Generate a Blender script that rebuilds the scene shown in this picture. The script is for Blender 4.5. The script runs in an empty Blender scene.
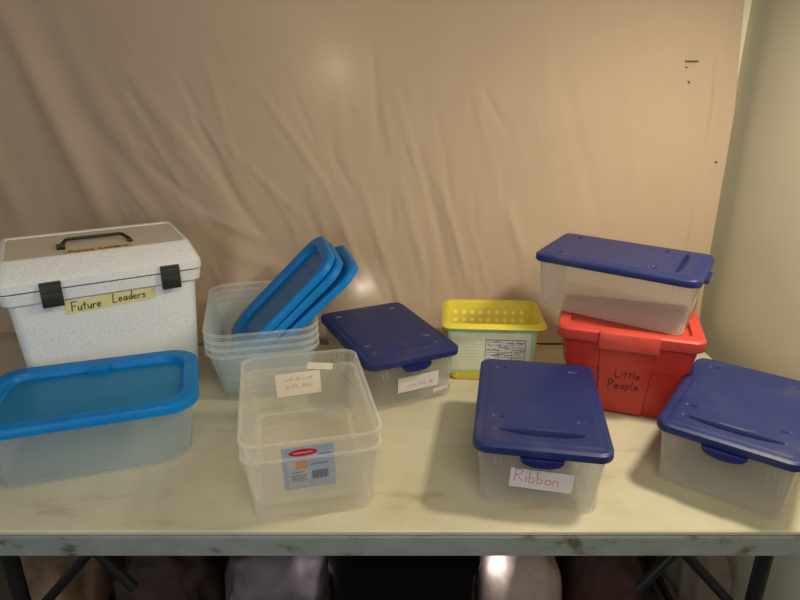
import bpy, bmesh, math, random
import numpy as np
from mathutils import Matrix, Vector
PI = math.pi
C = bpy.context.scene.collection
T = 0.74                      # table top height
rnd = random.Random(7)

# ------------------------------------------------------------------ helpers
def link(name, bm_or_me, mats, parent=None, smooth=True):
    if isinstance(bm_or_me, bmesh.types.BMesh):
        me = bpy.data.meshes.new(name); bm_or_me.to_mesh(me); bm_or_me.free()
    else:
        me = bm_or_me
    if not isinstance(mats, (list, tuple)): mats = [mats]
    for m in mats: me.materials.append(m)
    if smooth:
        me.polygons.foreach_set('use_smooth', [True]*len(me.polygons))
        try: me.set_sharp_from_angle(angle=math.radians(38))
        except Exception: pass
    o = bpy.data.objects.new(name, me); C.objects.link(o)
    if parent: o.parent = parent
    return o

def empty(name, label, cat, loc, rz=0, group=None, rot=None):
    o = bpy.data.objects.new(name, None); C.objects.link(o)
    o.empty_display_size = .05
    o.location = loc; o.rotation_euler = rot if rot else (0, 0, rz)
    o['label'] = label; o['category'] = cat
    if group: o['group'] = group
    return o

def tag(o, label, cat, group=None):
    o['label'] = label; o['category'] = cat
    if group: o['group'] = group
    return o

def children_of(o): return [c for c in bpy.data.objects if c.parent is o]
def copy_tree(o, parent=None):
    c = o.copy(); C.objects.link(c); c.parent = parent
    for ch in children_of(o): copy_tree(ch, c)
    return c

def two(m): return [m, RIM[m.name]]
def rrect(hw, hl, r, z, n=8):
    r = max(min(r, hw*.98, hl*.98), 1e-4); out = []
    for k, (sx, sy) in enumerate(((1, -1), (1, 1), (-1, 1), (-1, -1))):
        a0 = (-PI/2, 0, PI/2, PI)[k]
        for i in range(n+1):
            a = a0 + (PI/2)*i/n
            out.append((sx*(hw-r)+r*math.cos(a), sy*(hl-r)+r*math.sin(a), z))
    return out

def loft(bm, loops, cap0=True, cap1=True, mat=0):
    rings = [[bm.verts.new(p) for p in lp] for lp in loops]
    n = len(rings[0])
    for a, b in zip(rings, rings[1:]):
        for i in range(n):
            j = (i+1) % n
            f = bm.faces.new((a[i], a[j], b[j], b[i])); f.material_index = mat
    if cap0: bm.faces.new(list(reversed(rings[0]))).material_index = mat
    if cap1: bm.faces.new(rings[-1]).material_index = mat
    return rings

def box(bm, x0, x1, y0, y1, z0, z1, bev=0, M=None):
    g = bmesh.ops.create_cube(bm, size=1)
    vs = g['verts']
    for v in vs:
        v.co = Vector(((x0+x1)/2+v.co.x*(x1-x0), (y0+y1)/2+v.co.y*(y1-y0), (z0+z1)/2+v.co.z*(z1-z0)))
    if bev:
        es = list({e for v in vs for e in v.link_edges})
        r = bmesh.ops.bevel(bm, geom=es, offset=bev, segments=2, profile=.5, affect='EDGES')
        vs = list({v for f in r['faces'] for v in f.verts} | {v for v in vs if v.is_valid})
    if M is not None:
        bmesh.ops.transform(bm, matrix=M, verts=[v for v in vs if v.is_valid])

def tube(bm, pts, r, n=10, cap=True):
    pts = [Vector(p) for p in pts]; rings = []
    for i, p in enumerate(pts):
        d = (pts[min(i+1, len(pts)-1)]-pts[max(i-1, 0)]).normalized()
        up = Vector((0, 0, 1)) if abs(d.z) < .9 else Vector((1, 0, 0))
        a = d.cross(up).normalized(); b = d.cross(a)
        rings.append([tuple(p+a*r*math.cos(t)+b*r*math.sin(t)) for t in [2*PI*k/n for k in range(n)]])
    loft(bm, rings, cap, cap)

def finish(bm):
    bmesh.ops.recalc_face_normals(bm, faces=bm.faces); return bm

# ------------------------------------------------------------------ materials
def mat(name):
    m = bpy.data.materials.new(name); m.use_nodes = True
    nt = m.node_tree; nt.nodes.clear()
    return m, nt, nt.nodes.new('ShaderNodeOutputMaterial')
def N(nt, t, **k):
    n = nt.nodes.new(t)
    for a, b in k.items():
        if a.startswith('i_'): n.inputs[a[2:].replace('_', ' ')].default_value = b
        else: setattr(n, a, b)
    return n
def ramp(nt, stops, src):
    r = nt.nodes.new('ShaderNodeValToRGB'); e = r.color_ramp.elements
    while len(e) < len(stops): e.new(.5)
    for el, (p, c) in zip(e, stops):
        el.position = p; el.color = (*c, 1) if len(c) == 3 else c
    nt.links.new(src, r.inputs[0]); return r
def noise(nt, scale, detail=4, rough=.55, coord='Object', stretch=None):
    tc = N(nt, 'ShaderNodeTexCoord'); n = N(nt, 'ShaderNodeTexNoise')
    n.inputs['Scale'].default_value = scale; n.inputs['Detail'].default_value = detail; n.inputs['Roughness'].default_value = rough
    src = tc.outputs[coord]
    if stretch:
        mp = N(nt, 'ShaderNodeMapping'); mp.inputs['Scale'].default_value = stretch
        nt.links.new(src, mp.inputs[0]); src = mp.outputs[0]
    nt.links.new(src, n.inputs['Vector']); return n
def bump(nt, src, strength, dist=.002):
    b = N(nt, 'ShaderNodeBump'); b.inputs['Strength'].default_value = strength; b.inputs['Distance'].default_value = dist
    nt.links.new(src, b.inputs['Height']); return b

def plain(name, col, rough=.5, var=.12, scale=30, bmp=.1, spec=.5, metallic=0):
    m, nt, out = mat(name)
    p = N(nt, 'ShaderNodeBsdfPrincipled'); p.inputs['Roughness'].default_value = rough; p.inputs['Metallic'].default_value = metallic
    p.inputs['Specular IOR Level'].default_value = spec
    n = noise(nt, scale)
    lo = tuple(c*(1-var) for c in col); hi = tuple(min(1, c*(1+var)) for c in col)
    r = ramp(nt, [(.3, lo), (.7, hi)], n.outputs[0])
    nt.links.new(r.outputs[0], p.inputs['Base Color'])
    if bmp: nt.links.new(bump(nt, n.outputs[0], bmp).outputs[0], p.inputs['Normal'])
    nt.links.new(p.outputs[0], out.inputs[0]); return m

def clear_plastic(name, col, opacity, rough=.14, trans=.5, haze=.05, gloss=.7):
    """thin cloudy plastic: part see-through, part scattering, with a soft gloss"""
    m, nt, out = mat(name)
    d = N(nt, 'ShaderNodeBsdfDiffuse'); d.inputs[0].default_value = (*col, 1)
    t = N(nt, 'ShaderNodeBsdfTranslucent'); t.inputs[0].default_value = (*col, 1)
    mx = N(nt, 'ShaderNodeMixShader'); mx.inputs[0].default_value = trans
    nt.links.new(d.outputs[0], mx.inputs[1]); nt.links.new(t.outputs[0], mx.inputs[2])
    tr = N(nt, 'ShaderNodeBsdfTransparent')
    tr.inputs[0].default_value = (tuple(.97+.03*c for c in col) if min(col) > .6 else ((.30, .72, .95) if col[2] > .5 else tuple(.75+.25*c for c in col)))+(1,)
    lw = N(nt, 'ShaderNodeLayerWeight'); lw.inputs['Blend'].default_value = .25
    n = noise(nt, 25, 3)
    ma = N(nt, 'ShaderNodeMath', operation='MULTIPLY_ADD'); ma.inputs[1].default_value = .3; ma.inputs[2].default_value = opacity
    nt.links.new(lw.outputs['Facing'], ma.inputs[0])
    mb = N(nt, 'ShaderNodeMath', operation='MULTIPLY_ADD'); mb.inputs[1].default_value = haze; nt.links.new(n.outputs[0], mb.inputs[0]); nt.links.new(ma.outputs[0], mb.inputs[2]); mb.use_clamp = True
    m2 = N(nt, 'ShaderNodeMixShader'); nt.links.new(mb.outputs[0], m2.inputs[0]); nt.links.new(tr.outputs[0], m2.inputs[1]); nt.links.new(mx.outputs[0], m2.inputs[2])
    g = N(nt, 'ShaderNodeBsdfGlossy'); g.inputs['Roughness'].default_value = rough
    fr = N(nt, 'ShaderNodeFresnel'); fr.inputs[0].default_value = 1.4
    fm = N(nt, 'ShaderNodeMath', operation='MULTIPLY'); fm.inputs[1].default_value = gloss; nt.links.new(fr.outputs[0], fm.inputs[0])
    geo = N(nt, 'ShaderNodeNewGeometry'); bf = N(nt, 'ShaderNodeMath', operation='SUBTRACT'); bf.inputs[0].default_value = 1; nt.links.new(geo.outputs['Backfacing'], bf.inputs[1])
    fb = N(nt, 'ShaderNodeMath', operation='MULTIPLY'); nt.links.new(fm.outputs[0], fb.inputs[0]); nt.links.new(bf.outputs[0], fb.inputs[1])
    m3 = N(nt, 'ShaderNodeMixShader'); nt.links.new(fb.outputs[0], m3.inputs[0]); nt.links.new(m2.outputs[0], m3.inputs[1]); nt.links.new(g.outputs[0], m3.inputs[2])
    b = bump(nt, n.outputs[0], .15)
    nt.links.new(b.outputs[0], g.inputs['Normal'])
    nt.links.new(m3.outputs[0], out.inputs[0]); return m

PP = clear_plastic('cloudy_plastic', (.90, .89, .84), .12, trans=.55)
PP2 = clear_plastic('milky_plastic', (.93, .90, .81), .12, trans=.55)
PPB = clear_plastic('cool_cloudy_plastic', (.86, .93, .93), .12, trans=.55)
RIM = {PP.name: clear_plastic('cloudy_plastic_rim', (.92, .91, .87), .20, trans=.4, rough=.12), PP2.name: clear_plastic('milky_plastic_rim', (.95, .93, .86), .20, trans=.4, rough=.12), PPB.name: clear_plastic('cool_plastic_rim', (.88, .95, .94), .20, trans=.4, rough=.12)}
BLUEWIN = clear_plastic('clear_blue_plastic', (.02, .40, .72), .36, rough=.25, haze=.1)
YEL = clear_plastic('yellow_plastic', (.96, .86, .13), .85, rough=.3, trans=.35)
BLACKP = plain('black_plastic', (.012, .012, .011), .4)
LATCH = plain('dark_latch_plastic', (.022, .022, .016), .45)
TAN = plain('beige_lid_panel', (.64, .56, .44), .7, scale=120)
PAPER = plain('paper', (.72, .68, .58), .8, var=.05)
PAPERW = plain('white_paper', (.62, .59, .59), .8, var=.05)
TAPE = plain('masking_tape', (.70, .62, .30), .7, var=.08)
OTAPE = plain('orange_tape', (.62, .42, .16), .7, var=.08)
CTAPE = clear_plastic('clear_tape', (.8, .78, .7), .12, rough=.3)
INK = plain('black_ink', (.02, .02, .02), .6, bmp=0)
PINK = plain('pink_red_ink', (.48, .09, .17), .6, bmp=0)
PALEPINK = plain('faded_pink_ink', (.55, .25, .30), .6, bmp=0)
REDINK = plain('red_print', (.55, .02, .03), .4, bmp=0)
DARKRED = plain('dark_marker_on_red', (.05, .005, .005), .6, bmp=0)

def red_mat():
    m, nt, out = mat('red_plastic')
    p = N(nt, 'ShaderNodeBsdfPrincipled'); p.inputs['Roughness'].default_value = .36
    n = noise(nt, 14); r = ramp(nt, [(.3, (.40, .020, .014)), (.75, (.47, .030, .019))], n.outputs[0])
    nt.links.new(r.outputs[0], p.inputs['Base Color'])
    try: p.inputs['Subsurface Weight'].default_value = 0
    except Exception: pass
    nt.links.new(bump(nt, n.outputs[0], .1).outputs[0], p.inputs['Normal'])
    nt.links.new(p.outputs[0], out.inputs[0]); return m
RED = red_mat()

def navy_mat():
    m, nt, out = mat('dusty_navy_plastic')
    p = N(nt, 'ShaderNodeBsdfPrincipled')
    n = noise(nt, 7, 7, .68); n2 = noise(nt, 160, 2)
    oi = N(nt, 'ShaderNodeObjectInfo'); va = N(nt, 'ShaderNodeVectorMath', operation='ADD')
    sc = N(nt, 'ShaderNodeMath', operation='MULTIPLY'); sc.inputs[1].default_value = 37
    nt.links.new(oi.outputs['Random'], sc.inputs[0]); nt.links.new(n.inputs['Vector'].links[0].from_socket, va.inputs[0]); nt.links.new(sc.outputs[0], va.inputs[1]); nt.links.new(va.outputs[0], n.inputs['Vector'])
    r = ramp(nt, [(.3, (.006, .016, .105)), (.56, (.010, .022, .12)), (.8, (.066, .062, .090))], n.outputs[0])
    r2 = ramp(nt, [(.72, (0, 0, 0)), (.8, (.3, .27, .25))], n2.outputs[0])
    ad = N(nt, 'ShaderNodeMix', data_type='RGBA', blend_type='ADD'); ad.inputs[0].default_value = .5
    nt.links.new(r.outputs[0], ad.inputs[6]); nt.links.new(r2.outputs[0], ad.inputs[7])
    nt.links.new(ad.outputs[2], p.inputs['Base Color'])
    rr = N(nt, 'ShaderNodeMapRange'); rr.inputs[3].default_value = .34; rr.inputs[4].default_value = .55
    nt.links.new(n.outputs[0], rr.inputs[0]); nt.links.new(rr.outputs[0], p.inputs['Roughness'])
    nt.links.new(bump(nt, n2.outputs[0], .12, .001).outputs[0], p.inputs['Normal'])
    nt.links.new(p.outputs[0], out.inputs[0]); return m
NAVY = navy_mat()
NAVYTAB = plain('navy_tab_plastic', (.008, .014, .12), .4)

def sky_blue():
    m, nt, out = mat('bright_blue_plastic')
    p = N(nt, 'ShaderNodeBsdfPrincipled'); p.inputs['Roughness'].default_value = .38; p.inputs['Specular IOR Level'].default_value = .3
    n = noise(nt, 20); r = ramp(nt, [(.3, (.001, .20, .60)), (.7, (.002, .25, .68))], n.outputs[0])
    nt.links.new(r.outputs[0], p.inputs['Base Color'])
    tl = N(nt, 'ShaderNodeBsdfTranslucent'); tl.inputs[0].default_value = (.01, .25, .8, 1)
    mx = N(nt, 'ShaderNodeMixShader'); mx.inputs[0].default_value = .2
    nt.links.new(p.outputs[0], mx.inputs[1]); nt.links.new(tl.outputs[0], mx.inputs[2])
    nt.links.new(mx.outputs[0], out.inputs[0]); return m
SKY = sky_blue()

def granite():
    m, nt, out = mat('speckled_white_plastic')
    p = N(nt, 'ShaderNodeBsdfPrincipled'); p.inputs['Roughness'].default_value = .55
    n = noise(nt, 420, 3, stretch=(.6, .6, 1)); r = ramp(nt, [(.30, (.60, .61, .62)), (.5, (.78, .79, .80)), (.8, (.84, .85, .86))], n.outputs[0])
    nt.links.new(r.outputs[0], p.inputs['Base Color'])
    nt.links.new(bump(nt, n.outputs[0], .3, .001).outputs[0], p.inputs['Normal'])
    nt.links.new(p.outputs[0], out.inputs[0]); return m
GRAN = granite()

def table_mat():
    m, nt, out = mat('worn_table_plastic')
    p = N(nt, 'ShaderNodeBsdfPrincipled'); p.inputs['Roughness'].default_value = .42
    a = noise(nt, 3.2, 8, .62); b = noise(nt, 14, 6, .6, stretch=(.5, 1.4, 1)); c = noise(nt, 500, 2)
    r = ramp(nt, [(.28, (.46, .42, .28)), (.45, (.55, .515, .37)), (.62, (.60, .565, .42)), (.8, (.62, .59, .46))], a.outputs[0])
    r2 = ramp(nt, [(.27, (.74, .66, .50)), (.40, (.96, .95, .92)), (.6, (1, 1, 1))], b.outputs[0])
    mx = N(nt, 'ShaderNodeMix', data_type='RGBA', blend_type='MULTIPLY'); mx.inputs[0].default_value = .8
    nt.links.new(r.outputs[0], mx.inputs[6]); nt.links.new(r2.outputs[0], mx.inputs[7])
    nt.links.new(mx.outputs[2], p.inputs['Base Color'])
    nt.links.new(bump(nt, c.outputs[0], .25, .001).outputs[0], p.inputs['Normal'])
    nt.links.new(p.outputs[0], out.inputs[0]); return m
TABLE = table_mat()
def apron_mat():
    m, nt, out = mat('grey_table_edge')
    p = N(nt, 'ShaderNodeBsdfPrincipled'); p.inputs['Roughness'].default_value = .5
    b = noise(nt, 16, 6, .6, stretch=(1, 1, 1.8))
    r = ramp(nt, [(.33, (.10, .10, .06)), (.44, (.23, .255, .23)), (.7, (.27, .305, .30))], b.outputs[0])
    nt.links.new(r.outputs[0], p.inputs['Base Color'])
    nt.links.new(p.outputs[0], out.inputs[0]); return m
APRON = apron_mat()

def fabric_mat():
    m, nt, out = mat('peach_bed_sheet_cloth')
    d = N(nt, 'ShaderNodeBsdfPrincipled'); d.inputs['Roughness'].default_value = .75
    d.inputs['Specular IOR Level'].default_value = .25
    n = noise(nt, 2.2, 6, .6); w = noise(nt, 420, 2, .6, stretch=(1, 1, 1.6))
    r = ramp(nt, [(.3, (.56, .425, .305)), (.7, (.62, .475, .345))], n.outputs[0])
    r2 = ramp(nt, [(.3, (.86, .86, .86)), (.7, (1, 1, 1))], w.outputs[0])
    mx = N(nt, 'ShaderNodeMix', data_type='RGBA', blend_type='MULTIPLY'); mx.inputs[0].default_value = .8
    nt.links.new(r.outputs[0], mx.inputs[6]); nt.links.new(r2.outputs[0], mx.inputs[7])
    nt.links.new(mx.outputs[2], d.inputs['Base Color'])
    nt.links.new(bump(nt, w.outputs[0], .35, .0015).outputs[0], d.inputs['Normal'])
    t = N(nt, 'ShaderNodeBsdfTranslucent'); t.inputs[0].default_value = (.62, .50, .40, 1)
    ms = N(nt, 'ShaderNodeMixShader'); ms.inputs[0].default_value = .16
    nt.links.new(d.outputs[0], ms.inputs[1]); nt.links.new(t.outputs[0], ms.inputs[2])
    nt.links.new(ms.outputs[0], out.inputs[0]); return m
FAB = fabric_mat()
WALLB = plain('cream_wall_paint', (.80, .77, .60), .7, var=.03, scale=8, bmp=.1)
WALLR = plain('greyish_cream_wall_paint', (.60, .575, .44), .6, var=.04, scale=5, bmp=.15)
FLOOR = plain('dark_concrete_floor', (.10, .075, .055), .8, var=.3, scale=6)

# ------------------------------------------------------------------ camera
cam = bpy.data.cameras.new('camera'); co = bpy.data.objects.new('camera', cam); C.objects.link(co)
FPX, PITCH, CH = 604.06, math.radians(20.03), T+.7293
co.location = (0, 0, CH); co.rotation_euler = (PI/2-PITCH, 0, 0)
cam.sensor_width = 36; cam.lens = FPX/800*36; cam.clip_start = .02
bpy.context.scene.camera = co
def at(px, py, y):            # point at depth y seen at a given spot of the photograph
    a = (300-py)/FPX
    d = Vector(((px-400)/FPX, math.cos(PITCH)+a*math.sin(PITCH), -math.sin(PITCH)+a*math.cos(PITCH)))
    return d*(y/d.y)+Vector((0, 0, CH))

# ------------------------------------------------------------------ setting
def structure(name, bm, m):
    o = link(name, bm, m, smooth=False); o['kind'] = 'structure'; return o
bm = bmesh.new(); box(bm, -2.0, 1.01, -1.2, 1.88, -.05, 0); structure('floor', bm, FLOOR)
bm = bmesh.new(); box(bm, -2.0, 1.01, 1.80, 1.88, 0, 2.5); structure('wall_back', bm, WALLB)
bm = bmesh.new(); box(bm, .945, 1.01, -1.2, 1.80, 0, 2.5); structure('wall_right', bm, WALLR)

# ------------------------------------------------------------------ hanging sheet
def sheet():
    X0, X1 = -1.55, .90
    nx = 330
    # path parameter rows: drop from top to table, lie on the table, then hang to the floor
    ztop, zt = 2.45, T+.004
    rows = [('h', z) for z in np.linspace(ztop, zt, 250)]
    rows += [('t', k) for k in np.linspace(.12, 1, 9)] + [('d', z) for z in np.linspace(T-.03, .01, 60)]
    xs = np.linspace(0, 1, nx)
    rs = np.random.RandomState(5)
    segs = []   # (x1,z1,x2,z2,width,amp)
    def S(p, q, w, a): 
        A = at(*p, 1.72); B = at(*q, 1.72); segs.append((A.x, A.z, B.x, B.z, w*1.15, a*(.54 if abs(a) < .012 else .46)))
    # main diagonal folds on the left of the photograph
    S((-20, -30), (105, 235), .030, .034); S((20, -20), (130, 240), .04, -.022); S((-60, 60), (15, 240), .03, .026)
    S((55, -10), (205, 235), .035, -.014); S((75, 110), (190, 240), .025, -.016)
    S((90, 40), (215, 245), .02, .012); S((120, 60), (235, 220), .02, .010)
    S((180, 75), (250, 225), .012, -.012); S((185, 95), (225, 155), .008, .009); S((150, 90), (245, 215), .012, .008)
    S((190, 130), (275, 250), .012, -.009); S((205, 60), (240, 165), .010, .006); S((130, 150), (215, 215), .012, -.008)
    S((260, 90), (330, 190), .010, .008); S((290, 80), (318, 150), .008, -.006); S((200, 210), (270, 240), .012, .009)
    S((225, 140), (300, 215), .010, .006); S((330, 40), (352, 200), .012, .004); S((372, 40), (380, 160), .010, -.006)
    S((395, 90), (440, 250), .010, .005); S((420, 150), (455, 300), .012, -.010); S((440, 180), (470, 290), .008, .010)
    S((470, 60), (500, 200), .012, .003); S((485, 90), (505, 130), .008, -.006); S((400, 180), (430, 290), .012, .008)
    S((505, 200), (525, 260), .012, .008); S((545, 20), (555, 220), .02, .004); S((360, 180), (405, 320), .012, .009)
    S((300, 190), (345, 300), .014, -.008); S((330, 190), (372, 300), .010, .010); S((215, 235), (330, 300), .02, .010)
    S((560, 60), (600, 235), .015, -.004); S((620, 30), (640, 235), .02, .004)
    for k in range(190):
        px, py = rs.uniform(100, 560), rs.uniform(20, 330)
        ang = math.radians(56 + 26*min(1, max(0, (px-150)/300)) + rs.uniform(-14, 14))
        L = rs.uniform(20, 75)
        S((px, py), (px+L*math.cos(ang), py+L*math.sin(ang)), rs.uniform(.0045, .010), rs.uniform(-.0052, .0052)*(1 if px < 480 else .6)*min(1, .35+py/200))
    for k in range(46):   # lower part, behind and under the table
        x = rs.uniform(-1.4, .9); z = rs.uniform(0, .8)
        segs.append((x, z, x+rs.uniform(-.15, .15), z-rs.uniform(.1, .5), rs.uniform(.012, .03), rs.uniform(-.02, .02)))
    verts = []
    for kind, val in rows:
        z = val if kind != 't' else zt
        zz = z
        # right edge of the sheet slants away from the corner at the top
        edge = X1 + np.interp(zz, [T+.45, T+.65, T+.95, T+1.7], [.005, .005, -.020, -.06])
        X = X0+(edge-X0)*xs
        Z = np.full(nx, zz)
        Y = 1.725 + .012*np.sin(X*5+1.0)*np.clip((Z-T)/.5, 0, 1) - .088*np.exp(-np.clip(Z-T, 0, 9)/.055)*np.clip((.93-X)/.12, 0, 1)
        Y -= .022*np.clip((T+.9-Z)/.9, 0, 1)
        Y += .050*np.exp(-((X+.31)/.10)**2)*np.exp(-((Z-T)/.25)**2)
        Y += .08*np.clip((-X-.62)/.4, 0, 1)*np.exp(-((Z-T-.1)/.5)**2)      # swings back behind the white box
        Y -= .13*np.exp(-((X+.475)/.055)**2)*np.exp(-np.clip(Z-T, 0, 9)/.13)    # gathers beside the white box
        for (x1, z1, x2, z2, w, a) in segs:
            dx, dz = x2-x1, z2-z1; L2 = dx*dx+dz*dz
            t = ((X-x1)*dx+(Z-z1)*dz)/L2; tc = np.clip(t, 0, 1)
            d = np.hypot(X-(x1+tc*dx), Z-(z1+tc*dz))
            fade = np.sqrt(np.clip(np.sin(np.clip(tc, .02, .98)*PI), 0, 1))
            Y -= a*np.exp(-(d/w)**2)*fade
        # stitched hem near the right edge
        Y += .0045*np.exp(-((X-(edge-.055-.02*np.clip((T+.9-Z), 0, 1)))/.0028)**2)
        Y = np.minimum(Y, 1.785)
        Yt = Y.copy()
        if kind == 'h': last = Y
        elif kind == 't':
            Yt = np.minimum(last + (1.650-last)*val, 1.785)
            Yt = np.maximum(Yt, last)
        else: 
            Yt = np.clip(Y+.03, 1.652, 1.785)
        verts += list(zip(X, Yt, Z))
    nr = len(rows)
    faces = [(r*nx+i, (r+1)*nx+i, (r+1)*nx+i+1, r*nx+i+1) for r in range(nr-1) for i in range(nx-1)]
    me = bpy.data.meshes.new('hanging_sheet'); me.from_pydata([tuple(map(float, v)) for v in verts], [], faces); me.update()
    o = link('hanging_sheet', me, FAB)
    tag(o, 'wrinkled peach cloth sheet hanging as a backdrop behind the table', 'sheet')
    return o
sh = sheet()
# small dark marks on the cloth
STAIN = plain('dark_stain', (.14, .10, .07), .8)
for (px, py, w, h, r) in ((692, 61, .034, .0028, .03), (687, 67, .006, .002, .0), (689, 82, .004, .005, 0), (716, 162, .006, .005, 0)):
    p = at(px, py, 1.706); bm = bmesh.new()
    box(bm, p.x-w/2, p.x+w/2, p.y-.004, p.y+.016, p.z-h/2, p.z+h/2, .001)
    link('stain', bm, STAIN, sh)

# ------------------------------------------------------------------ folding table
tb = empty('folding_table', 'long folding table with a worn cream plastic top and grey edge', 'table', (-.045, 1.230, 0))
TX, TY = .915, .390
bm = bmesh.new()
loft(bm, [rrect(TX-.004, TY-.004, .06, T-.012), rrect(TX, TY, .062, T-.008), rrect(TX, TY, .062, T-.0025), rrect(TX-.0025, TY-.0025, .06, T)])
link('table_top', finish(bm), TABLE, tb)
bm = bmesh.new()
loft(bm, [rrect(TX-.004, TY-.004, .06, T-.0125), rrect(TX-.001, TY-.001, .06, T-.016), rrect(TX-.001, TY-.001, .06, T-.054), rrect(TX-.004, TY-.004, .058, T-.057),
          rrect(TX-.03, TY-.03, .05, T-.057), rrect(TX-.03, TY-.03, .05, T-.03)], False, True)
link('table_edge', finish(bm), APRON, tb)
ox, oy = -.045, 1.230
LEGM = plain('black_painted_steel', (.010, .010, .012), .4)
for sx in (-1, 1):
    lx = (-.772 if sx < 0 else .722)-ox
    for yy in (.95-oy, 1.5-oy):
        bm = bmesh.new(); tube(bm, [(lx, yy, T-.04), (lx, yy, .012)], .0155); tube(bm, [(lx, yy, .02), (lx, yy, .001)], .019)
        link('leg', finish(bm), LEGM, tb)
    for zb in (.16, T-.068):
        bm = bmesh.new(); tube(bm, [(lx, .95-oy, zb), (lx, 1.5-oy, zb)], .011); link('cross_bar', finish(bm), LEGM, tb)
    q = sx
    for (a, b) in (((.478, .685), (.722, .41)), ((.607, .685), (.486, .497)), ((.55, .655), (.722, .53))):
        bm = bmesh.new(); e = .0 if q > 0 else .055
        if q < 0 and a == (.55, .655): e = -.0
        yb = .955-oy if a != (.55, .655) else 1.05-oy
        tube(bm, [(q*(a[0]+e)-ox, yb, a[1]), (q*(min(b[0]+e, .772 if q<0 else .722))-ox, yb, b[1])], .0105)
        link('brace', finish(bm), LEGM, tb)

# ------------------------------------------------------------------ stroke lettering
GL = {
 'R': [[(0, 0), (.05, 1)], [(0, .9), (.3, 1.02), (.48, .82), (.35, .55), (.05, .48)], [(.1, .5), (.5, 0)]],
 'i': [[(.1, .5), (.12, 0)], [(.12, .68), (.13, .74)]],
 'b': [[(.02, .95), (.03, 0), (.25, 0), (.36, .2), (.25, .4), (.03, .38)]],
 'o': [[(.2, .42), (.04, .3), (.05, .06), (.22, 0), (.38, .12), (.36, .34), (.2, .42)]],
 'n': [[(.03, .42), (.05, 0)], [(.05, .3), (.2, .43), (.34, .36), (.36, 0)]],
 'F': [[(.05, 0), (.05, 1), (.5, 1)], [(.05, .52), (.4, .54)]],
 'u': [[(.03, .42), (.06, .08), (.2, 0), (.33, .1), (.35, .42)], [(.35, .3), (.38, 0)]],
 't': [[(.15, .8), (.16, 0)], [(0, .52), (.34, .54)]],
 'r': [[(.03, .42), (.05, 0)], [(.05, .28), (.18, .42), (.3, .4)]],
 'e': [[(.05, .22), (.34, .25), (.28, .42), (.1, .42), (.03, .18), (.15, 0), (.36, .05)]],
 'L': [[(.05, 1), (.03, 0), (.45, .03)]],
 'a': [[(.33, .36), (.18, .43), (.03, .25), (.08, .02), (.25, .05), (.34, .3)], [(.34, .42), (.38, 0)]],
 'd': [[(.34, .3), (.2, .42), (.03, .25), (.08, .02), (.28, .05), (.35, .25)], [(.36, .95), (.38, 0)]],
 's': [[(.32, .4), (.1, .42), (.06, .28), (.3, .18), (.28, .02), (.03, .02)]],
 'l': [[(.1, .95), (.12, 0)]],
 'P': [[(.05, 0), (.05, 1)], [(.05, .98), (.35, .98), (.48, .78), (.35, .5), (.05, .48)]],
 'p': [[(.05, .42), (.03, -.35)], [(.04, .36), (.22, .44), (.38, .3), (.3, .04), (.05, .03)]],
}
ADV = {'i': .3, 'l': .3, 'R': .62, 'F': .6, 'L': .6, 'P': .62, ' ': .5, 't': .45, 'r': .42}
def write(bm, text, x, y, h, w=.0011, slant=0., seed=1):
    rr = random.Random(seed)
    for ch in text:
        for st in GL.get(ch, []):
            pts = [(x+(px+slant*py)*h, y+py*h) for px, py in st]
            ribbon(bm, pts, w)
        x += ADV.get(ch, .5)*h
        y += rr.uniform(-.03, .03)*h
    return x
def ribbon(bm, pts, w, z0=0.0, z1=.0004):
    for (a, b) in zip(pts, pts[1:]):
        a = Vector((*a, 0)); b = Vector((*b, 0)); d = b-a
        if d.length < 1e-6: continue
        d.normalize(); a = a-d*w*.4; b = b+d*w*.4; n = Vector((-d.y, d.x, 0))*w/2
        lo = [bm.verts.new(v+Vector((0, 0, z0))) for v in (a-n, b-n, b+n, a+n)]
        hi = [bm.verts.new(v.co+Vector((0, 0, z1-z0))) for v in lo]
        bm.faces.new(hi); bm.faces.new(lo[::-1])
        for i in range(4): bm.faces.new((lo[i], lo[(i+1) % 4], hi[(i+1) % 4], hi[i]))
def scribble(bm, x, y, w, h, n, lw, seed):
    rr = random.Random(seed); k = 0
    while k < n:
        m = rr.randint(3, 6); pts = []
        for j in range(m):
            pts.append((x+w*(k+j*.8)/n, y+rr.uniform(0, h)*(1 if j % 2 else .35)))
        ribbon(bm, pts, lw); k += m
def patch(bm, w, h, th=.0005):   # a sheet of paper centred on the origin, in the XY plane
    box(bm, -w/2, w/2, -h/2, h/2, -th, 0)
def face_matrix(x, z, y, tilt, roll=0.):
    """XY-plane art onto a face looking towards -Y: at x,z on the face, leaning by tilt, rolled in its plane"""
    return Matrix.Translation((x, y, z)) @ Matrix.Rotation(PI/2-tilt, 4, 'X') @ Matrix.Rotation(roll, 4, 'Z')

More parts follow.
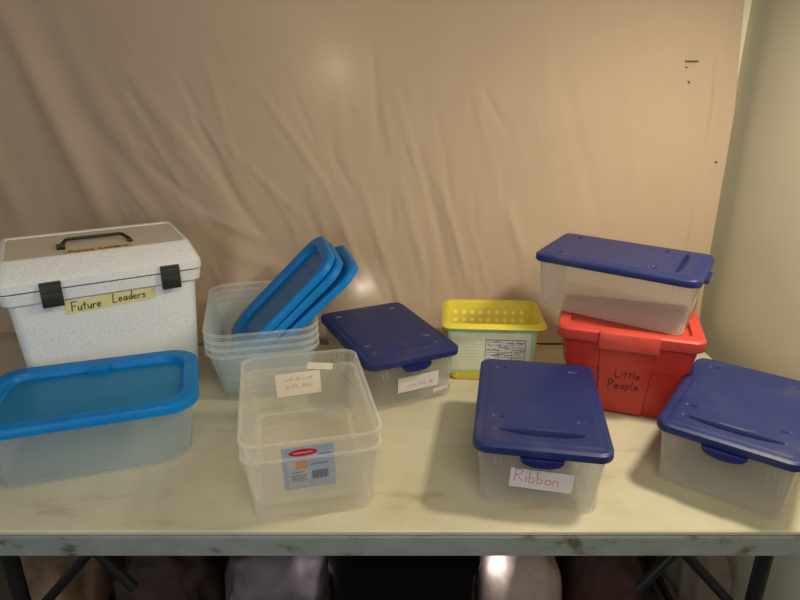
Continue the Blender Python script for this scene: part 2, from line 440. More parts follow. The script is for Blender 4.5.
# ------------------------------------------------------------------ containers
def shell_bm(W, L, H, t, r=.03, th=.0016, rim=.004, ribs=True, lip=.006, foot=.002):
    def wl(z, off=0.): 
        k = t*(1-z/H); return W/2-k+off, L/2-k+off
    loops = []
    a, b = wl(0)
    loops.append(rrect(a-.014, b-.014, r*.6, foot)); loops.append(rrect(a-.010, b-.010, r*.7, 0)); loops.append(rrect(a-.004, b-.004, r*.85, .0008)); loops.append(rrect(a, b, r*.95, .006))
    for z in (H*.35, H*.7, H-lip):
        a, b = wl(z, -rim); 
        loops.append(rrect(a, b, r, z))
    a, b = wl(H)
    loops.append(rrect(a-.0005, b-.0005, r, H-lip+.0005)); loops.append(rrect(a, b, r, H-lip+.0015)); loops.append(rrect(a, b, r, H-.001)); loops.append(rrect(a-.001, b-.001, r, H))
    loops.append(rrect(a-rim-th, b-rim-th, r, H)); loops.append(rrect(a-rim-th-.0005, b-rim-th-.0005, r, H-.001))
    for z in (H*.7, H*.35, .008):
        a, b = wl(z, -rim-th); loops.append(rrect(a, b, r, z))
    a, b = wl(0)
    loops.append(rrect(a-rim-.006, b-rim-.006, r*.85, .0035)); loops.append(rrect(a-.016, b-.016, r*.6, foot+.0018))
    bm = bmesh.new(); rings = loft(bm, loops)
    for f in bm.faces:      # thicker, milkier plastic at the rim and along the foot
        zs = [q.co.z for q in f.verts]
        if min(zs) > H-lip-.0005 or (max(zs) < .0065 and len(f.verts) == 4): f.material_index = 1
    if ribs:    # pairs of short stacking ribs beside each corner, just under the rim
        for sx in (-1, 1):
            for sy in (-1, 1):
                for d in (.036, .046):
                    for zz in (0,):
                        yf = sy*(L/2-rim-t*.12+.0002); x = sx*(W/2-d)
                        box(bm, x-.0011, x+.0011, yf-.0012, yf+.0012, H-.034, H-lip, 0)
                        xf = sx*(W/2-rim-t*.12+.0002); y = sy*(L/2-d)
                        box(bm, xf-.0012, xf+.0012, y-.0011, y+.0011, H-.034, H-lip, 0)
    return finish(bm)

def lid_mesh(W, L, top=.009, skirt=.008, r=.026):
    """moulded lid: rounded edge, thumb groove near one end, four crescent dimples"""
    bm = bmesh.new(); nx, ny = 88, 130
    def cm(a, b, R):       # square corner -> rounded corner
        hw, hl = W/2, L/2
        ax, by = abs(a)-(hw-R), abs(b)-(hl-R)
        if ax > 0 and by > 0:
            u, v = ax/R, by/R
            ax, by = u*math.sqrt(1-v*v/2)*R, v*math.sqrt(1-u*u/2)*R
            return math.copysign(hw-R+ax, a), math.copysign(hl-R+by, b)
        return a, b
    dims = [(sx*(W/2-.042), y, sx) for sx in (-1, 1) for y in (L/2-.045, -L/2+.098)]
    def h(a, b):
        d = min(W/2-abs(a), L/2-abs(b))
        z = top - .003*max(0, 1-d/.006)**2 - .0012*(1 if d < .016 else max(0, 1-(d-.016)/.004))
        st = L/ny; y1 = -L/2+20*st; s = 1-(a/(W*.37))**2
        if s > 0:
            A = .016*s
            if y1-A <= b <= y1+1e-6: z -= .0085*min(1, s*2.5)*(b-(y1-A))/A
            elif y1 < b < y1+1.5*st: z += .0008*s
        s2 = 1-(a/(W*.17))**2
        if s2 > 0 and abs(b-(-L/2+.066)) < .006*math.sqrt(s2): z += .0012
        for (dx, dy, sx) in dims:
            dy = -L/2+round((dy+L/2)/st)*st
            qx, qy = (a-dx)/.011, (dy-b)/.008
            if abs(qx) < 1 and -1e-6 <= qy <= 1-qx*qx: z -= .0055*(1-qy)*(1-qx*qx)**.5
        return z
    xs = [-W/2+W*i/nx for i in range(nx+1)]; ys = [-L/2+L*j/ny for j in range(ny+1)]
    g = [[bm.verts.new((*cm(x, y, r), h(x, y))) for x in xs] for y in ys]
    for j in range(ny):
        for i in range(nx): bm.faces.new((g[j][i], g[j][i+1], g[j+1][i+1], g[j+1][i]))
    bd = [g[0][i] for i in range(nx)]+[g[j][nx] for j in range(ny)]+[g[ny][i] for i in range(nx, 0, -1)]+[g[j][0] for j in range(ny, 0, -1)]
    def ring(src, off, z):
        out = []
        for v in src:
            x, y = v.co.x, v.co.y
            n = Vector((max(abs(x)-(W/2-r), 0)*math.copysign(1, x), max(abs(y)-(L/2-r), 0)*math.copysign(1, y), 0))
            if n.length > 0: n.normalize()
            out.append(bm.verts.new((x+n.x*off, y+n.y*off, z)))
        return out
    prev = bd
    for off, z in ((.0010, top-.0045), (.0014, top-.007), (.0014, top-.010-skirt+.002), (.0008, top-.010-skirt), (-.002, top-.010-skirt), (-.002, top-.009)):
        nw = ring(bd, off, z); n = len(bd)
        for i in range(n): bm.faces.new((prev[i], prev[(i+1) % n], nw[(i+1) % n], nw[i]))
        prev = nw
    bm.faces.new(prev)
    return finish(bm)

def tab_bm(W, L):   # half-moon finger tab hanging from the lid's end
    bm = bmesh.new(); n = 16; w = W*.155
    rows = []
    for y in (-.0075, .003):
        top = [(-w+2*w*i/n, -L/2+y+(.003 if i in (0, n) and y < 0 else 0), -.011) for i in range(n+1)]
        bot = [(-w*.97+2*w*.97*i/n, -L/2+y+.001, -.0135-.013*math.sqrt(max(0, 1-((i-n/2)/(n/2))**2))) for i in range(n+1)]
        rows.append(([bm.verts.new(p) for p in top], [bm.verts.new(p) for p in bot]))
    (t0, b0), (t1, b1) = rows
    for i in range(n):
        bm.faces.new((t0[i], t0[i+1], b0[i+1], b0[i])); bm.faces.new((t1[i+1], t1[i], b1[i], b1[i+1]))
        bm.faces.new((b0[i], b0[i+1], b1[i+1], b1[i])); bm.faces.new((t0[i+1], t0[i], t1[i], t1[i+1]))
    bm.faces.new((t0[0], b0[0], b1[0], t1[0])); bm.faces.new((t0[n], t1[n], b1[n], b0[n]))
    return finish(bm)

BW, BL, BH, BT = .229, .340, .123, .011
def navy_box(label, loc, rz):
    root = empty('storage_box', label, 'box', loc, rz, 'clear boxes with navy lids')
    link('container_body', shell_bm(BW, BL, BH, BT, r=.018), two(PP), root)
    lid = link('lid', lid_mesh(.236, .347), NAVY, root); lid.location = (0, 0, BH-.0008+.0018)
    t = link('lid_tab', tab_bm(.236, .347), NAVYTAB, lid); t['label'] = 'half-moon finger tab'
    t2 = t.copy(); C.objects.link(t2); t2.parent = lid; t2.rotation_euler = (0, 0, PI)
    root.scale = (1.02, 1.02, 1.0)
    return root
def front_y(z, L=BL, H=BH, t=BT, rim=.004): return -(L/2-rim-t*(1-z/H))
ftilt = math.atan2(BT, BH)

b1 = navy_box('clear box with navy lid and white paper label lettered Ribbon in pink', (.2761, 1.0605, T+.0005), -.1731)
lab = bmesh.new(); patch(lab, .108, .042); M1 = face_matrix(.003, .060, front_y(.060)-.0012, -ftilt, -.035)
pl = link('paper_label', lab, PAPERW, b1, False); pl.matrix_local = M1; pl['label'] = 'white paper label with pink lettering'
bm = bmesh.new(); write(bm, 'Ribbon', -.046, -.006, .027, .0012, seed=4); link('handwriting', bm, PINK, pl, False)

b2 = navy_box('clear box with navy lid, white label with faded pink writing, left of the yellow basket', (-.0448+.008, 1.441-.022, T+.0005), .4367)
pl = bmesh.new(); patch(pl, .104, .040); pl = link('paper_label', pl, PAPERW, b2, False); pl.matrix_local = face_matrix(.012, .058, front_y(.058)-.0012, -ftilt, 0)
bm = bmesh.new(); scribble(bm, -.03, -.010, .065, .012, 26, .0008, 3); link('handwriting', bm, PALEPINK, pl, False)
bm = bmesh.new(); patch(bm, .044, .013); st = link('paper_strip', bm, PAPERW, b2, False); st.matrix_local = face_matrix(.074, .025, front_y(.025)-.0018, -ftilt, .10); st['label'] = 'small white strip edged in red'
bm = bmesh.new(); ribbon(bm, [(-.014, -.0058), (.0212, -.0058), (.0212, .006)], .0013); link('red_border', bm, REDINK, st, False)

b3 = navy_box('clear unlabelled box with navy lid on the table beside the right wall', (.678, 1.0500, T+.0005), -.6462)
for v in [c for c in children_of(b3)]: pass

# ---- red bin
RB_H, RW, RL = .201, .306, .236
rb = empty('storage_bin', 'red plastic bin with red lid and black marker writing, under a clear box', 'bin', (.531, 1.303, T+.0005), -.325)
bm = bmesh.new(); t = .028
def rl(z, off=0, r=.02): k = t*(1-z/RB_H); return rrect(RW/2-.012-k+off, RL/2-.012-k+off, r, z)
loft(bm, [rl(.0, -.006), rl(.001, -.003), rl(.005), rl(RB_H*.60), rl(RB_H*.60+.003, .003), rl(RB_H-.004, .003), rl(RB_H-.004, -.001), rl(.006, -.001)], True, True)
zf = lambda z, off=0: -(RL/2-.012-t*(1-z/RB_H))-off
vs = []                                   # raised front panel, following the taper
def panel(bm, w0, w1, z0, z1, off):
    A = [(-w0, zf(z0, 0), z0), (w0, zf(z0, 0), z0), (w1, zf(z1, 0), z1), (-w1, zf(z1, 0), z1)]
    B = [(-w0+.003, zf(z0, off), z0+.002), (w0-.003, zf(z0, off), z0+.002), (w1-.003, zf(z1, off), z1), (-w1+.003, zf(z1, off), z1)]
    a = [bm.verts.new(p) for p in A]; b = [bm.verts.new(p) for p in B]
    bm.faces.new(b); bm.faces.new(a[::-1])
    for i in range(4): bm.faces.new((a[i], a[(i+1) % 4], b[(i+1) % 4], b[i]))
panel(bm, .050, .062, .006, RB_H-.005, .006)
link('bin_body', finish(bm), RED, rb)
bm = bmesh.new()
loft(bm, [rrect(RW/2-.004, RL/2-.004, .024, RB_H-.011), rrect(RW/2-.001, RL/2-.001, .026, RB_H-.012), rrect(RW/2, RL/2, .026, RB_H-.009), rrect(RW/2, RL/2, .026, RB_H+.010), rrect(RW/2-.004, RL/2-.004, .026, RB_H+.0145),
          rrect(RW/2-.026, RL/2-.026, .018, RB_H+.0145), rrect(RW/2-.029, RL/2-.029, .018, RB_H+.006)], True, True)
REDL = plain('worn_red_lid_plastic', (.54, .052, .032), .42, var=.12, scale=9)
lidr = link('lid', finish(bm), REDL, rb)
bm = bmesh.new(); box(bm, -.062, .062, -RL/2-.011, -RL/2+.012, RB_H-.022, RB_H+.0165, .003)
link('lid_latch', finish(bm), plain('light_red_plastic', (.57, .065, .042), .4), lidr)
bm = bmesh.new(); write(bm, 'Little', -.026, .011, .021, .0015, seed=2)
hw = link('handwriting', bm, DARKRED, rb, False); hw.matrix_local = face_matrix(.007, .091, zf(.091, .0078), -math.atan2(t, RB_H), 0)
bm = bmesh.new(); write(bm, 'People', -.038, -.019, .023, .0015, seed=5); h2 = link('handwriting', bm, DARKRED, rb, False); h2.matrix_local = face_matrix(.007, .091, zf(.091, .0078), -math.atan2(t, RB_H), 0)

b4 = navy_box('clear box with navy lid resting on top of the red bin', (.5185, 1.352, T+.0005+RB_H+.0145+.003), 1.006)
b4.rotation_euler = (math.radians(1.4), 0, 1.006)
pl = bmesh.new(); patch(pl, .060, .038); pl = link('paper_label', pl, PAPER, b4, False); pl.matrix_local = face_matrix(-.005, .055, front_y(.055)-.0012, -ftilt, 0)

# ---- nested pair of open boxes in front
g = 'open clear boxes nested at the front'
for k, (dz, nm) in enumerate(((0, 'lower outer box of the two nested open clear boxes at the table front'), (.032, 'upper inner open clear box with red, blue and orange product label, nested at table front'))):
    r_ = empty('open_box', nm, 'box', (-.1835, 1.035, T+.0005+dz), .2181, g)
    link('container_body', shell_bm(.246, .352, .134, .016, r=.030, rim=.0035), two(PP2), r_)
up = r_
fy = front_y(.085, .352, .134, .016, .0035); tl = -math.atan2(.016, .124)
bm = bmesh.new(); patch(bm, .088, .092); s = link('product_label', bm, plain('pale_blue_print', (.36, .42, .54), .5, var=.1, scale=40), up, False)
s.matrix_local = face_matrix(-.008, .077, front_y(.077, .352, .134, .016, .0035)-.0022, tl, .02); s['label'] = 'pale blue product label with a red oval, orange patch and barcode'
def onlabel(name, m, build):
    b = bmesh.new(); build(b); return link(name, b, m, s, False)
def disc(b, cx, cy, rx, ry, z=.0006, n=28):
    vs = [b.verts.new((cx+rx*math.cos(2*PI*i/n), cy+ry*math.sin(2*PI*i/n), z)) for i in range(n)]; b.faces.new(vs)
    lo = [b.verts.new((v.co.x, v.co.y, 0)) for v in vs]
    for i in range(n): b.faces.new((lo[i], lo[(i+1) % n], vs[(i+1) % n], vs[i]))
onlabel('label_field', plain('pale_grey_print', (.46, .48, .48), .5), lambda b: box(b, -.036, -.001, -.040, .018, 0, .0003))
onlabel('logo_oval', REDINK, lambda b: disc(b, -.008, .034, .024, .0075))
onlabel('logo_lettering', PAPERW, lambda b: ribbon(b, [(-.024, .0340), (.008, .0344)], .0013, 0, .0009))
onlabel('orange_patch', plain('orange_print', (.62, .30, .12), .5), lambda b: box(b, -.022, -.002, -.002, .0165, 0, .0005))
onlabel('small_print', plain('grey_ink', (.10, .12, .16), .6), lambda b: [ribbon(b, [(-.030, y), (-.030+w, y)], .0014, 0, .0006) for y, w in ((-.008, .022), (-.015, .026), (-.019, .024), (-.023, .020), (-.027, .026))]+[ribbon(b, [(.004, .006), (.032, .007)], .002, 0, .0005), ribbon(b, [(.018, .026), (.037, .027)], .0012, 0, .0005)])
onlabel('barcode', plain('barcode_ink', (.06, .07, .14), .6), lambda b: [ribbon(b, [(.006+i*.0023, -.026), (.006+i*.0023, -.009)], .0013 if i % 3 else .0019, 0, .0006) for i in range(12)])
# paper labels on its far end, seen through the plastic
yb = .348/2-.0035-.016*(1-.075/.124)+.0018
Mb = lambda x, z, roll=0: Matrix.Translation((x, yb+(z-.075)*.129, z)) @ Matrix.Rotation(-PI/2+tl*-1*-1, 4, 'X') @ Matrix.Rotation(PI+roll, 4, 'Z')
bm = bmesh.new(); patch(bm, .098, .052); s2 = link('paper_label', bm, PAPER, up, False)
def back_matrix(x, z, roll=0.):   # face looking towards +Y
    return Matrix.Rotation(PI, 4, 'Z') @ face_matrix(-x, z, -(.352/2-.0035-.016*(1-z/.134))-.0012, tl, roll)
s2.matrix_local = back_matrix(-.006, .064, -.03)
bm = bmesh.new(); patch(bm, .098, .030, .0004)
bm2 = bmesh.new(); scribble(bm2, -.030, .008, .058, .009, 20, .0009, 8); scribble(bm2, -.030, -.010, .056, .011, 22, .0009, 9); bmesh.ops.translate(bm2, verts=bm2.verts, vec=(0, 0, -.0011)); bmesh.ops.scale(bm2, verts=bm2.verts, vec=(-1, 1, 1)); hwb = link('handwriting', bm2, PALEPINK, s2, False)
bm.free()
bm = bmesh.new(); patch(bm, .056, .015); s3 = link('paper_strip', bm, PAPER, up, False); s3.matrix_local = back_matrix(.044, .100, .13)

# ---- left container with bright blue lid, and the nested stack
LW, LL, LH, LT = .266, .402, .138, .022
def blue_lid_parts(root, LL=LL):
    bm = bmesh.new(); W, L, R = LW+.008, LL+.008-.0, .062
    z = 0
    loft(bm, [rrect(W/2-.0030, L/2-.0030, R, -.018, 12), rrect(W/2, L/2, R, -.018, 12), rrect(W/2, L/2, R, -.004, 12), rrect(W/2-.003, L/2-.003, R, .0, 12), rrect(W/2-.008, L/2-.008, R-.004, .0012, 12), rrect(W/2-.028, L/2-.028, R-.016, .0, 12), rrect(W/2-.031, L/2-.031, R-.018, -.003, 12),
              rrect(W/2-.034, L/2-.034, R-.02, -.013, 12), rrect(W/2-.038, L/2-.038, R-.023, -.0155, 12), rrect(W/2-.038, L/2-.038, R-.023, -.017, 12), rrect(W/2-.030, L/2-.030, R-.02, -.017, 12), rrect(W/2-.026, L/2-.026, R-.016, -.003, 12), rrect(W/2-.010, L/2-.010, R-.005, -.0025, 12), rrect(W/2-.0030, L/2-.0030, R, -.006, 12), rrect(W/2-.0030, L/2-.0030, R, -.018, 12)], False, False)
    bmesh.ops.remove_doubles(bm, verts=bm.verts, dist=1e-6)
    link('lid_rim', finish(bm), SKY, root)
    bm = bmesh.new(); loft(bm, [rrect(W/2-.0365, L/2-.0365, R-.0225, -.0166, 12), rrect(W/2-.0365, L/2-.0365, R-.0225, -.0150, 12)])
    p = link('lid_window', finish(bm), BLUEWIN, root); p['label'] = 'see-through blue panel'
    bm = bmesh.new(); box(bm, W/2-.048, W/2-.034, -.022, .022, -.0150, -.003, .001); link('grip_notch', finish(bm), SKY, root)

lb = empty('storage_container', 'large clear container with bright blue see-through lid at the left table edge', 'container', (-.628, 1.099, T+.0005), .3145+PI/2)
link('container_body', shell_bm(LW, LL, LH, LT, r=.058, ribs=False), two(PPB), lb)
ld = bpy.data.objects.new('lid', None); C.objects.link(ld); ld.parent = lb; ld.location = (0, 0, LH+.004)
blue_lid_parts(ld)

SA, SX, SY = .2375, -.361, 1.460
order = ['lowest', 'second from bottom', 'third from bottom', 'topmost']
for k in range(4):
    r_ = empty('nested_container', 'clear container, %s of the nested stack of four holding blue lids' % order[k], 'container', (SX, SY, T+.0005+k*.0180), SA, 'clear containers nested in a stack')
    link('container_body', shell_bm(.268, .388, .132, .030, r=.050, ribs=False, th=.0012, lip=.005, foot=.0006), two(PPB), r_)

# loose lids leaning in the topmost container
u = Vector((math.cos(SA), math.sin(SA), 0)); v = Vector((-math.sin(SA), math.cos(SA), 0)); cst = Vector((SX, SY, T))
first = None
ang = math.radians(44)
d = u*math.cos(ang)+Vector((0, 0, 1))*math.sin(ang)        # along the lid
nrm = -u*math.sin(ang)+Vector((0, 0, 1))*math.cos(ang)     # out of its top face
rest = cst+u*(.134-.012)+Vector((0, 0, .132+.054-.004))
LEAN = -.026
names = ['blue plastic lid leaning in the container stack, lowest of the three loose lids', 'middle lid of the three loose blue lids leaning in the container stack', 'blue plastic lid with its see-through panel facing up, top of the three leaning lids']
for k, (off, sl, dv, da) in enumerate(((.022, .013, .004, -3), (.052, -.006, -.002, -1), (.073, -.008, .002, 0))):
    c = rest+nrm*off+d*(sl+LEAN)+v*dv
    root = empty('loose_lid', names[k], 'lid', (0, 0, 0), group='blue lids leaning in the container stack')
    blue_lid_parts(root, .352)
    a2 = ang+math.radians(da)
    dd = u*math.cos(a2)+Vector((0, 0, 1))*math.sin(a2); nn = -u*math.sin(a2)+Vector((0, 0, 1))*math.cos(a2)
    # local Y (long) -> dd, local Z -> nn, local X -> dd x nn
    xx = dd.cross(nn)
    root.matrix_world = Matrix(((xx.x, dd.x, nn.x, c.x), (xx.y, dd.y, nn.y, c.y), (xx.z, dd.z, nn.z, c.z), (0, 0, 0, 1)))

# ---- white file tote
WA = .53
wt = empty('file_tote', 'speckled white plastic file box with black latches and handle, against the sheet', 'box', (0, 0, 0), WA)
FR = Vector((-.474, 1.392, 0)); ux = Vector((math.cos(WA), math.sin(WA), 0)); vy = Vector((-math.sin(WA), math.cos(WA), 0))
WW, WD, WH = .424, .335, .303
wc = FR-ux*WW/2+vy*WD/2
wt.location = (wc.x, wc.y, T+.0005)
bm = bmesh.new(); t = .019
def wl(z, off=0, r=.022): k = t*(1-z/WH); return rrect(WW/2-.013-k+off, WD/2-.014-k*.6+off, r, z)
loft(bm, [wl(0, -.008), wl(.001, -.003), wl(.006), wl(.12), wl(WH-.032), wl(WH-.03, .004), wl(WH-.026, .010), wl(WH-.001, .012), wl(WH-.001, .006), wl(WH-.03, -.003), wl(.008, -.003)], True, True)
link('tote_body', finish(bm), GRAN, wt)
bm = bmesh.new()
def ll(ix, iy0, iy1, z, r=.02):   # loop with separate front and back inset
    pts = rrect(WW/2-ix, (WD-iy0-iy1)/2, r, z); return [(x, y+(iy0-iy1)/2, z) for x, y, z in pts]
HT = WH+.058
loft(bm, [ll(.003, .003, .003, WH+.0008), ll(0, 0, 0, WH+.003), ll(0, 0, 0, WH+.020), ll(.004, .008, .004, WH+.030), ll(.012, .060, .030, HT-.003, .018), ll(.015, .064, .026, HT, .018), ll(.021, .069, .040, HT, .014), ll(.023, .071, .042, HT-.003, .012)], True, False)
lidw = link('lid', finish(bm), GRAN, wt)
bm = bmesh.new(); loft(bm, [ll(.0225, .0705, .0415, HT-.0045, .012), ll(.0225, .0705, .0415, HT-.0028, .012)]); tp = link('top_panel', finish(bm), TAN, lidw); tp['label'] = 'beige inset panel'
# thin black strip drawn as the seam line between lid and body
bm = bmesh.new()
for a, b in zip(ll(.0022, .0022, .0022, 0), ll(.0022, .0022, .0022, 0)[1:]+[ll(.0022, .0022, .0022, 0)[0]]):
    pass
loft(bm, [ll(.004, .004, .004, WH-.0008), ll(.004, .004, .004, WH+.0012)], True, True); link('seam_strip', finish(bm), BLACKP, lidw)
# latches
for lx in (-.110, .136):
    lt = bmesh.new(); y = -WD/2
    box(lt, lx-.021, lx+.021, y-.010, y+.004, WH-.036, WH+.014, .002); box(lt, lx-.019, lx+.019, y-.013, y-.008, WH-.030, WH-.004, .002)
    box(lt, lx-.021, lx+.021, y-.007, y+.006, WH+.010, WH+.019, .002)
    for q in range(3): box(lt, lx-.016, lx+.016, y-.0145, y-.012, WH-.028+q*.005, WH-.026+q*.005)
    link('latch', finish(lt), LATCH, wt)
    bm = bmesh.new(); box(bm, lx-.026, lx+.026, y+.0035, y+.0042, WH+.0, WH+.02); 
    bm.free()
# handle folded on the lid
bm = bmesh.new(); hy = -WD/2+.076+.105; hz = HT+.003
tube(bm, [(-.075, hy-.048, HT-.001), (-.074, hy-.040, hz), (-.063, hy-.003, hz+.004), (-.055, hy, hz+.005), (.055, hy, hz+.005), (.063, hy-.003, hz+.004), (.074, hy-.040, hz), (.075, hy-.048, HT-.001)], .0042, 8)
hd = link('carry_handle', finish(bm), BLACKP, lidw)
for e0, e1, e2 in ((-.084, -.066, .008), (.068, .080, .004)):
    bm = bmesh.new(); box(bm, e0, e1, hy-.056, hy-.036, HT-.004, HT+e2, .002); link('handle_mount', finish(bm), BLACKP, lidw)
# tapes with writing
tlt = -math.atan2(t*.6, WH)
bm = bmesh.new(); patch(bm, .190, .030, .0006); tp1 = link('tape_label', bm, TAPE, wt, False)
zc = WH-.048; yf = -(WD/2-.014-t*.6*(1-zc/WH))-.0015
tp1.matrix_local = face_matrix(.004, zc, yf, tlt, .03); tp1['label'] = 'yellowed tape with black writing'
bm = bmesh.new(); write(bm, 'Future', -.083, -.009, .021, .0022, .1, 3); write(bm, 'Leaders', .002, -.007, .021, .0022, .1, 6); link('handwriting', bm, INK, tp1, False)
bm = bmesh.new(); patch(bm, .145, .032, .0006); tp2 = link('tape_label', bm, OTAPE, lidw, False)
tp2.matrix_local = Matrix.Translation((.0, -WD/2+.076+.016, HT-.0015)) @ Matrix.Rotation(.02, 4, 'Z'); tp2['label'] = 'orange tape with black writing on the lid'
bm = bmesh.new(); write(bm, 'Future', -.062, -.008, .018, .0020, .1, 3); write(bm, 'Leaders', .002, -.008, .018, .0020, .1, 6); link('handwriting', bm, INK, tp2, False)

# ---- yellow basket
def yellow_mat():
    m = YEL; nt = m.node_tree; out = [n for n in nt.nodes if n.type == 'OUTPUT_MATERIAL'][0]
    src = out.inputs[0].links[0].from_socket
    return m
yb_ = empty('plastic_basket', 'small yellow plastic basket with a green-bordered printed label', 'basket', (.2400, 1.472, T+.0005), -.0575)
YW, YL, YH, YT = .235, .180, .156, .010
YWALL = YEL.copy(); YWALL.name = 'perforated_yellow_plastic'; nt = YWALL.node_tree
out = [n for n in nt.nodes if n.type == 'OUTPUT_MATERIAL'][0]; src = out.inputs[0].links[0].from_socket
tc = N(nt, 'ShaderNodeTexCoord'); sp = N(nt, 'ShaderNodeSeparateXYZ'); nt.links.new(tc.outputs['Object'], sp.inputs[0])
def mth(op, a, b=None):
    n = N(nt, 'ShaderNodeMath', operation=op)
    for i, s_ in enumerate((a, b)):
        if s_ is None: continue
        if isinstance(s_, (int, float)): n.inputs[i].default_value = s_
        else: nt.links.new(s_, n.inputs[i])
    return n.outputs[0]
px_ = mth('SUBTRACT', mth('FRACT', mth('ADD', mth('DIVIDE', sp.outputs[0], .0225), 10.5)), .5)
pz_ = mth('SUBTRACT', mth('FRACT', mth('DIVIDE', mth('SUBTRACT', sp.outputs[2], .002), .0225)), .5)
dd_ = mth('SQRT', mth('ADD', mth('POWER', px_, 2), mth('POWER', pz_, 2)))
inside = mth('LESS_THAN', dd_, .26)
inside = mth('MULTIPLY', inside, mth('GREATER_THAN', sp.outputs[2], .026)); inside = mth('MULTIPLY', inside, mth('LESS_THAN', sp.outputs[2], .138)); inside = mth('MULTIPLY', inside, mth('LESS_THAN', mth('ABSOLUTE', sp.outputs[0]), .1))
inside = mth('MULTIPLY', inside, mth('GREATER_THAN', sp.outputs[1], .05))
pale = N(nt, 'ShaderNodeBsdfPrincipled'); pale.inputs['Base Color'].default_value = (.93, .88, .38, 1); pale.inputs['Roughness'].default_value = .5
ms = N(nt, 'ShaderNodeMixShader'); nt.links.new(inside, ms.inputs[0]); nt.links.new(src, ms.inputs[1]); nt.links.new(pale.outputs[0], ms.inputs[2]); nt.links.new(ms.outputs[0], out.inputs[0])
link('basket_body', shell_bm(YW, YL, YH, YT, r=.022, ribs=False, rim=.003, th=.002, lip=.004), [YWALL, YEL], yb_)
bm = bmesh.new()    # flaring rim
loft(bm, [rrect(YW/2-.003, YL/2-.003, .022, YH-.001), rrect(YW/2+.011, YL/2+.011, .024, YH-.005), rrect(YW/2+.0125, YL/2+.0125, .024, YH-.005), rrect(YW/2+.0125, YL/2+.0125, .024, YH-.003), rrect(YW/2+.001, YL/2+.001, .024, YH+.004), rrect(YW/2-.004, YL/2-.004, .020, YH+.004), rrect(YW/2-.004, YL/2-.004, .020, YH-.001), rrect(YW/2-.003, YL/2-.003, .022, YH-.001)], False, False)
bmesh.ops.remove_doubles(bm, verts=bm.verts, dist=1e-6); link('basket_rim', finish(bm), YEL, yb_)
ty = -math.atan2(YT, YH)
yfy = lambda z: -(YL/2-.003-YT*(1-z/YH))-.0015
bm = bmesh.new(); patch(bm, .216, .124, .0006); sg = link('printed_label', bm, plain('green_print', (.30, .52, .36), .5, var=.1), yb_, False)
sg.matrix_local = face_matrix(-.006, .083, yfy(.083), ty, 0); sg['label'] = 'green-bordered printed paper label with a nutrition table'
bm = bmesh.new(); box(bm, -.101, .098, -.053, .053, 0, .0004); link('label_paper', bm, plain('cream_green_paper', (.62, .64, .48), .6, var=.06), sg, False)
bm = bmesh.new(); box(bm, -.014, .086, -.030, .036, 0, .0007); link('nutrition_table', bm, PAPERW, sg, False)
bm = bmesh.new()
for k, y in enumerate((.034, .027, .020, .013, .006, -.001, -.008, -.015, -.022, -.029)):
    for c0, c1 in ((-.012, .018), (.021, .050), (.055, .084)):
        if (k*3+int(c0*1000)) % 4 == 1 and k > 1: continue
        ribbon(bm, [(c0, y), (c1, y)], .0020 if k in (0, 4, 9) else .0009, 0, .0010)
for x in (-.0135, .0195, .0525, .0855): ribbon(bm, [(x, -.030), (x, .036)], .0012, 0, .0010)
rr = random.Random(3)
for k in range(70):
    x = rr.uniform(-.010, .074); y = rr.uniform(-.027, .031); ribbon(bm, [(x, y), (x+rr.uniform(.003, .010), y)], .0012, 0, .0009)
link('table_print', bm, plain('dark_print', (.10, .11, .11), .6), sg, False)
bm = bmesh.new()
for k in range(7): ribbon(bm, [(-.088, .030-k*.009), (-.030+rr.uniform(-.01, .01), .030-k*.009)], .0010, 0, .0006)
link('faint_print', bm, plain('faint_green_print', (.45, .50, .36), .6), sg, False)
bm = bmesh.new(); tube(bm, [(-YW/2-.002, -.035, YH-.020), (-YW/2-.008, -.037, YH-.024), (-YW/2-.009, -.036, YH-.036), (-YW/2-.004, -.030, YH-.046), (-YW/2+.004, -.025, YH-.044)], .0013, 6)
link('wire_loop', finish(bm), plain('dull_wire', (.25, .22, .18), .4, metallic=.8), yb_)

# ------------------------------------------------------------------ things under the table
def bundle(name, label, cat, c, size, m, seed, amp=.12, n=40):
    rs = np.random.RandomState(seed); bm = bmesh.new()
    bmesh.ops.create_uvsphere(bm, u_segments=96, v_segments=56, radius=1)
    ks = [(Vector(rs.normal(size=3)).normalized(), rs.uniform(2, 7), rs.uniform(0, 6), rs.uniform(.3, 1)) for _ in range(14)]
    for v_ in bm.verts:
        p = v_.co.normalized(); q = Vector((math.copysign(abs(p.x)**.7, p.x), math.copysign(abs(p.y)**.7, p.y), math.copysign(abs(p.z)**.7, p.z)))
        s_ = sum(a*(1-abs(math.sin(k.dot(p)*f+ph)))/f for k, f, ph, a in ks)
        q *= (1-amp)+amp*s_*1.3
        v_.co = Vector((q.x*size[0], q.y*size[1], q.z*size[2]))
    zmin = min(v_.co.z for v_ in bm.verts)
    for v_ in bm.verts: v_.co.z = max(v_.co.z, zmin*.8)
    zmin *= .8
    o = link(name, bm, m); o.location = (c[0], c[1], -zmin+.001); tag(o, label, cat)
    return o
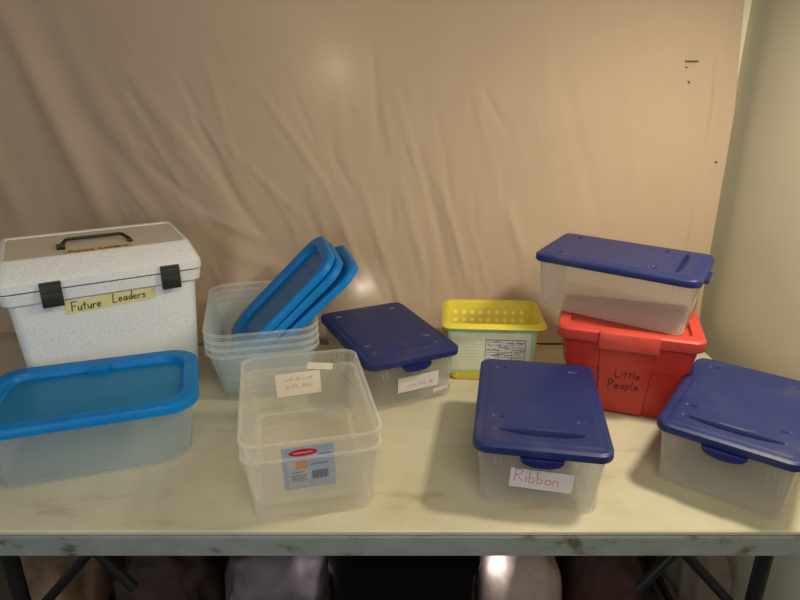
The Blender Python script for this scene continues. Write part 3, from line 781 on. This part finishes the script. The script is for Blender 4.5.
# coordinates are world; the strip of ground seen below the table edge lies around y = 1.15 .. 1.5
bm = bmesh.new(); 
loft(bm, [rrect(.165, .13, .02, 0), rrect(.185, .15, .025, .30), rrect(.192, .157, .025, .302), rrect(.192, .157, .025, .325), rrect(.18, .145, .02, .33)])
o = link('storage_crate', finish(bm), plain('near_black_plastic', (.006, .005, .005), .9, spec=.1), None); o.location = (.01, 1.34, .001); tag(o, 'black crate on the floor under the middle of the table', 'crate')
satin = plain('beige_satin_cloth', (.52, .39, .32), .42, var=.1, scale=60, bmp=.4)
bundle('cloth_sack', 'beige satin cloth bundle right of the black crate under the table', 'bundle', (.325, 1.30), (.105, .11, .18), satin, 3, .06)
bundle('cloth_bundle', 'dark brown cloth heap under the table, left of the black crate', 'bundle', (-.63, 1.33), (.105, .15, .17), plain('dark_brown_cloth', (.055, .030, .024), .8), 11, .32)
bundle('cloth_bundle', 'greyish purple cloth heap touching the left side of the black crate', 'bundle', (-.33, 1.30), (.14, .13, .17), plain('grey_purple_cloth', (.15, .12, .13), .6), 12, .2)
bundle('cloth_bundle', 'reddish brown cloth heap under the table, right of the beige satin bundle', 'bundle', (.555, 1.34), (.095, .15, .16), plain('red_brown_cloth', (.07, .028, .020), .8), 13, .2)
bundle('cloth_bundle', 'tan cloth heap behind the right table legs', 'bundle', (.845, 1.40), (.085, .14, .17), plain('tan_cloth', (.24, .18, .13), .8), 14, .15)
bundle('cloth_bundle', 'tan and brown crumpled cloth behind the left table legs', 'bundle', (-.90, 1.30), (.10, .15, .17), plain('tan_brown_cloth', (.26, .17, .10), .8, var=.5, scale=9), 15, .25)

# ------------------------------------------------------------------ lights
def area(name, loc, target, size, power, col, sy=None):
    l = bpy.data.lights.new(name, 'AREA'); l.size = size; l.energy = power; l.color = col
    if sy: l.shape = 'RECTANGLE'; l.size_y = sy
    o = bpy.data.objects.new(name, l); C.objects.link(o); o.location = loc
    o.rotation_euler = (Vector(target)-Vector(loc)).to_track_quat('-Z', 'Y').to_euler(); return o
def point(name, loc, r, power, col):
    l = bpy.data.lights.new(name, 'POINT'); l.shadow_soft_size = r; l.energy = power; l.color = col
    o = bpy.data.objects.new(name, l); C.objects.link(o); o.location = loc; return o
area('ceiling_downlight', (.76, 1.00, T+1.00), (.70, 1.02, T), .12, 9.3, (1, .89, .68))
area('warm_fill', (.35, -.3, T+1.5), (.25, 1.6, T+.6), .9, 14, (1, .89, .70))  # added soft warm fill, evens out the light on the sheet
area('daylight', (-.8, -.9, T+.55), (-.35, 1.3, T+.15), .8, 7.5, (.72, .85, 1))
p = at(363, 288, 1.70); point('lamp_behind_sheet', (p.x, 1.728, p.z), .01, .20, (.88, .94, 1))
p = at(334, 70, 1.74); point('lamp_behind_sheet', (p.x, 1.775, p.z), .02, .12, (1, .93, .85))
point('bundle_glow_fill', (.211, 1.225, .31), .010, .40, (.95, .95, 1))  # added point light, brightens the left edge of the satin bundle
point('bundle_glow_fill', (-.205, 1.185, .33), .010, .18, (.95, .95, 1))  # added point light, makes the bright spot on the purple heap
w = bpy.data.worlds.new('world'); bpy.context.scene.world = w; w.use_nodes = True
w.node_tree.nodes['Background'].inputs[0].default_value = (.95, .90, .80, 1); w.node_tree.nodes['Background'].inputs[1].default_value = .17

s_ = bpy.context.scene
s_.view_settings.view_transform = 'Standard'; s_.view_settings.look = 'None'; s_.view_settings.gamma = 1
s_.view_settings.use_curve_mapping = False; s_.view_settings.exposure = 0
s_.cycles.transparent_max_bounces = 40; s_.cycles.max_bounces = 16; s_.cycles.diffuse_bounces = 6; s_.cycles.transmission_bounces = 12; s_.cycles.glossy_bounces = 4
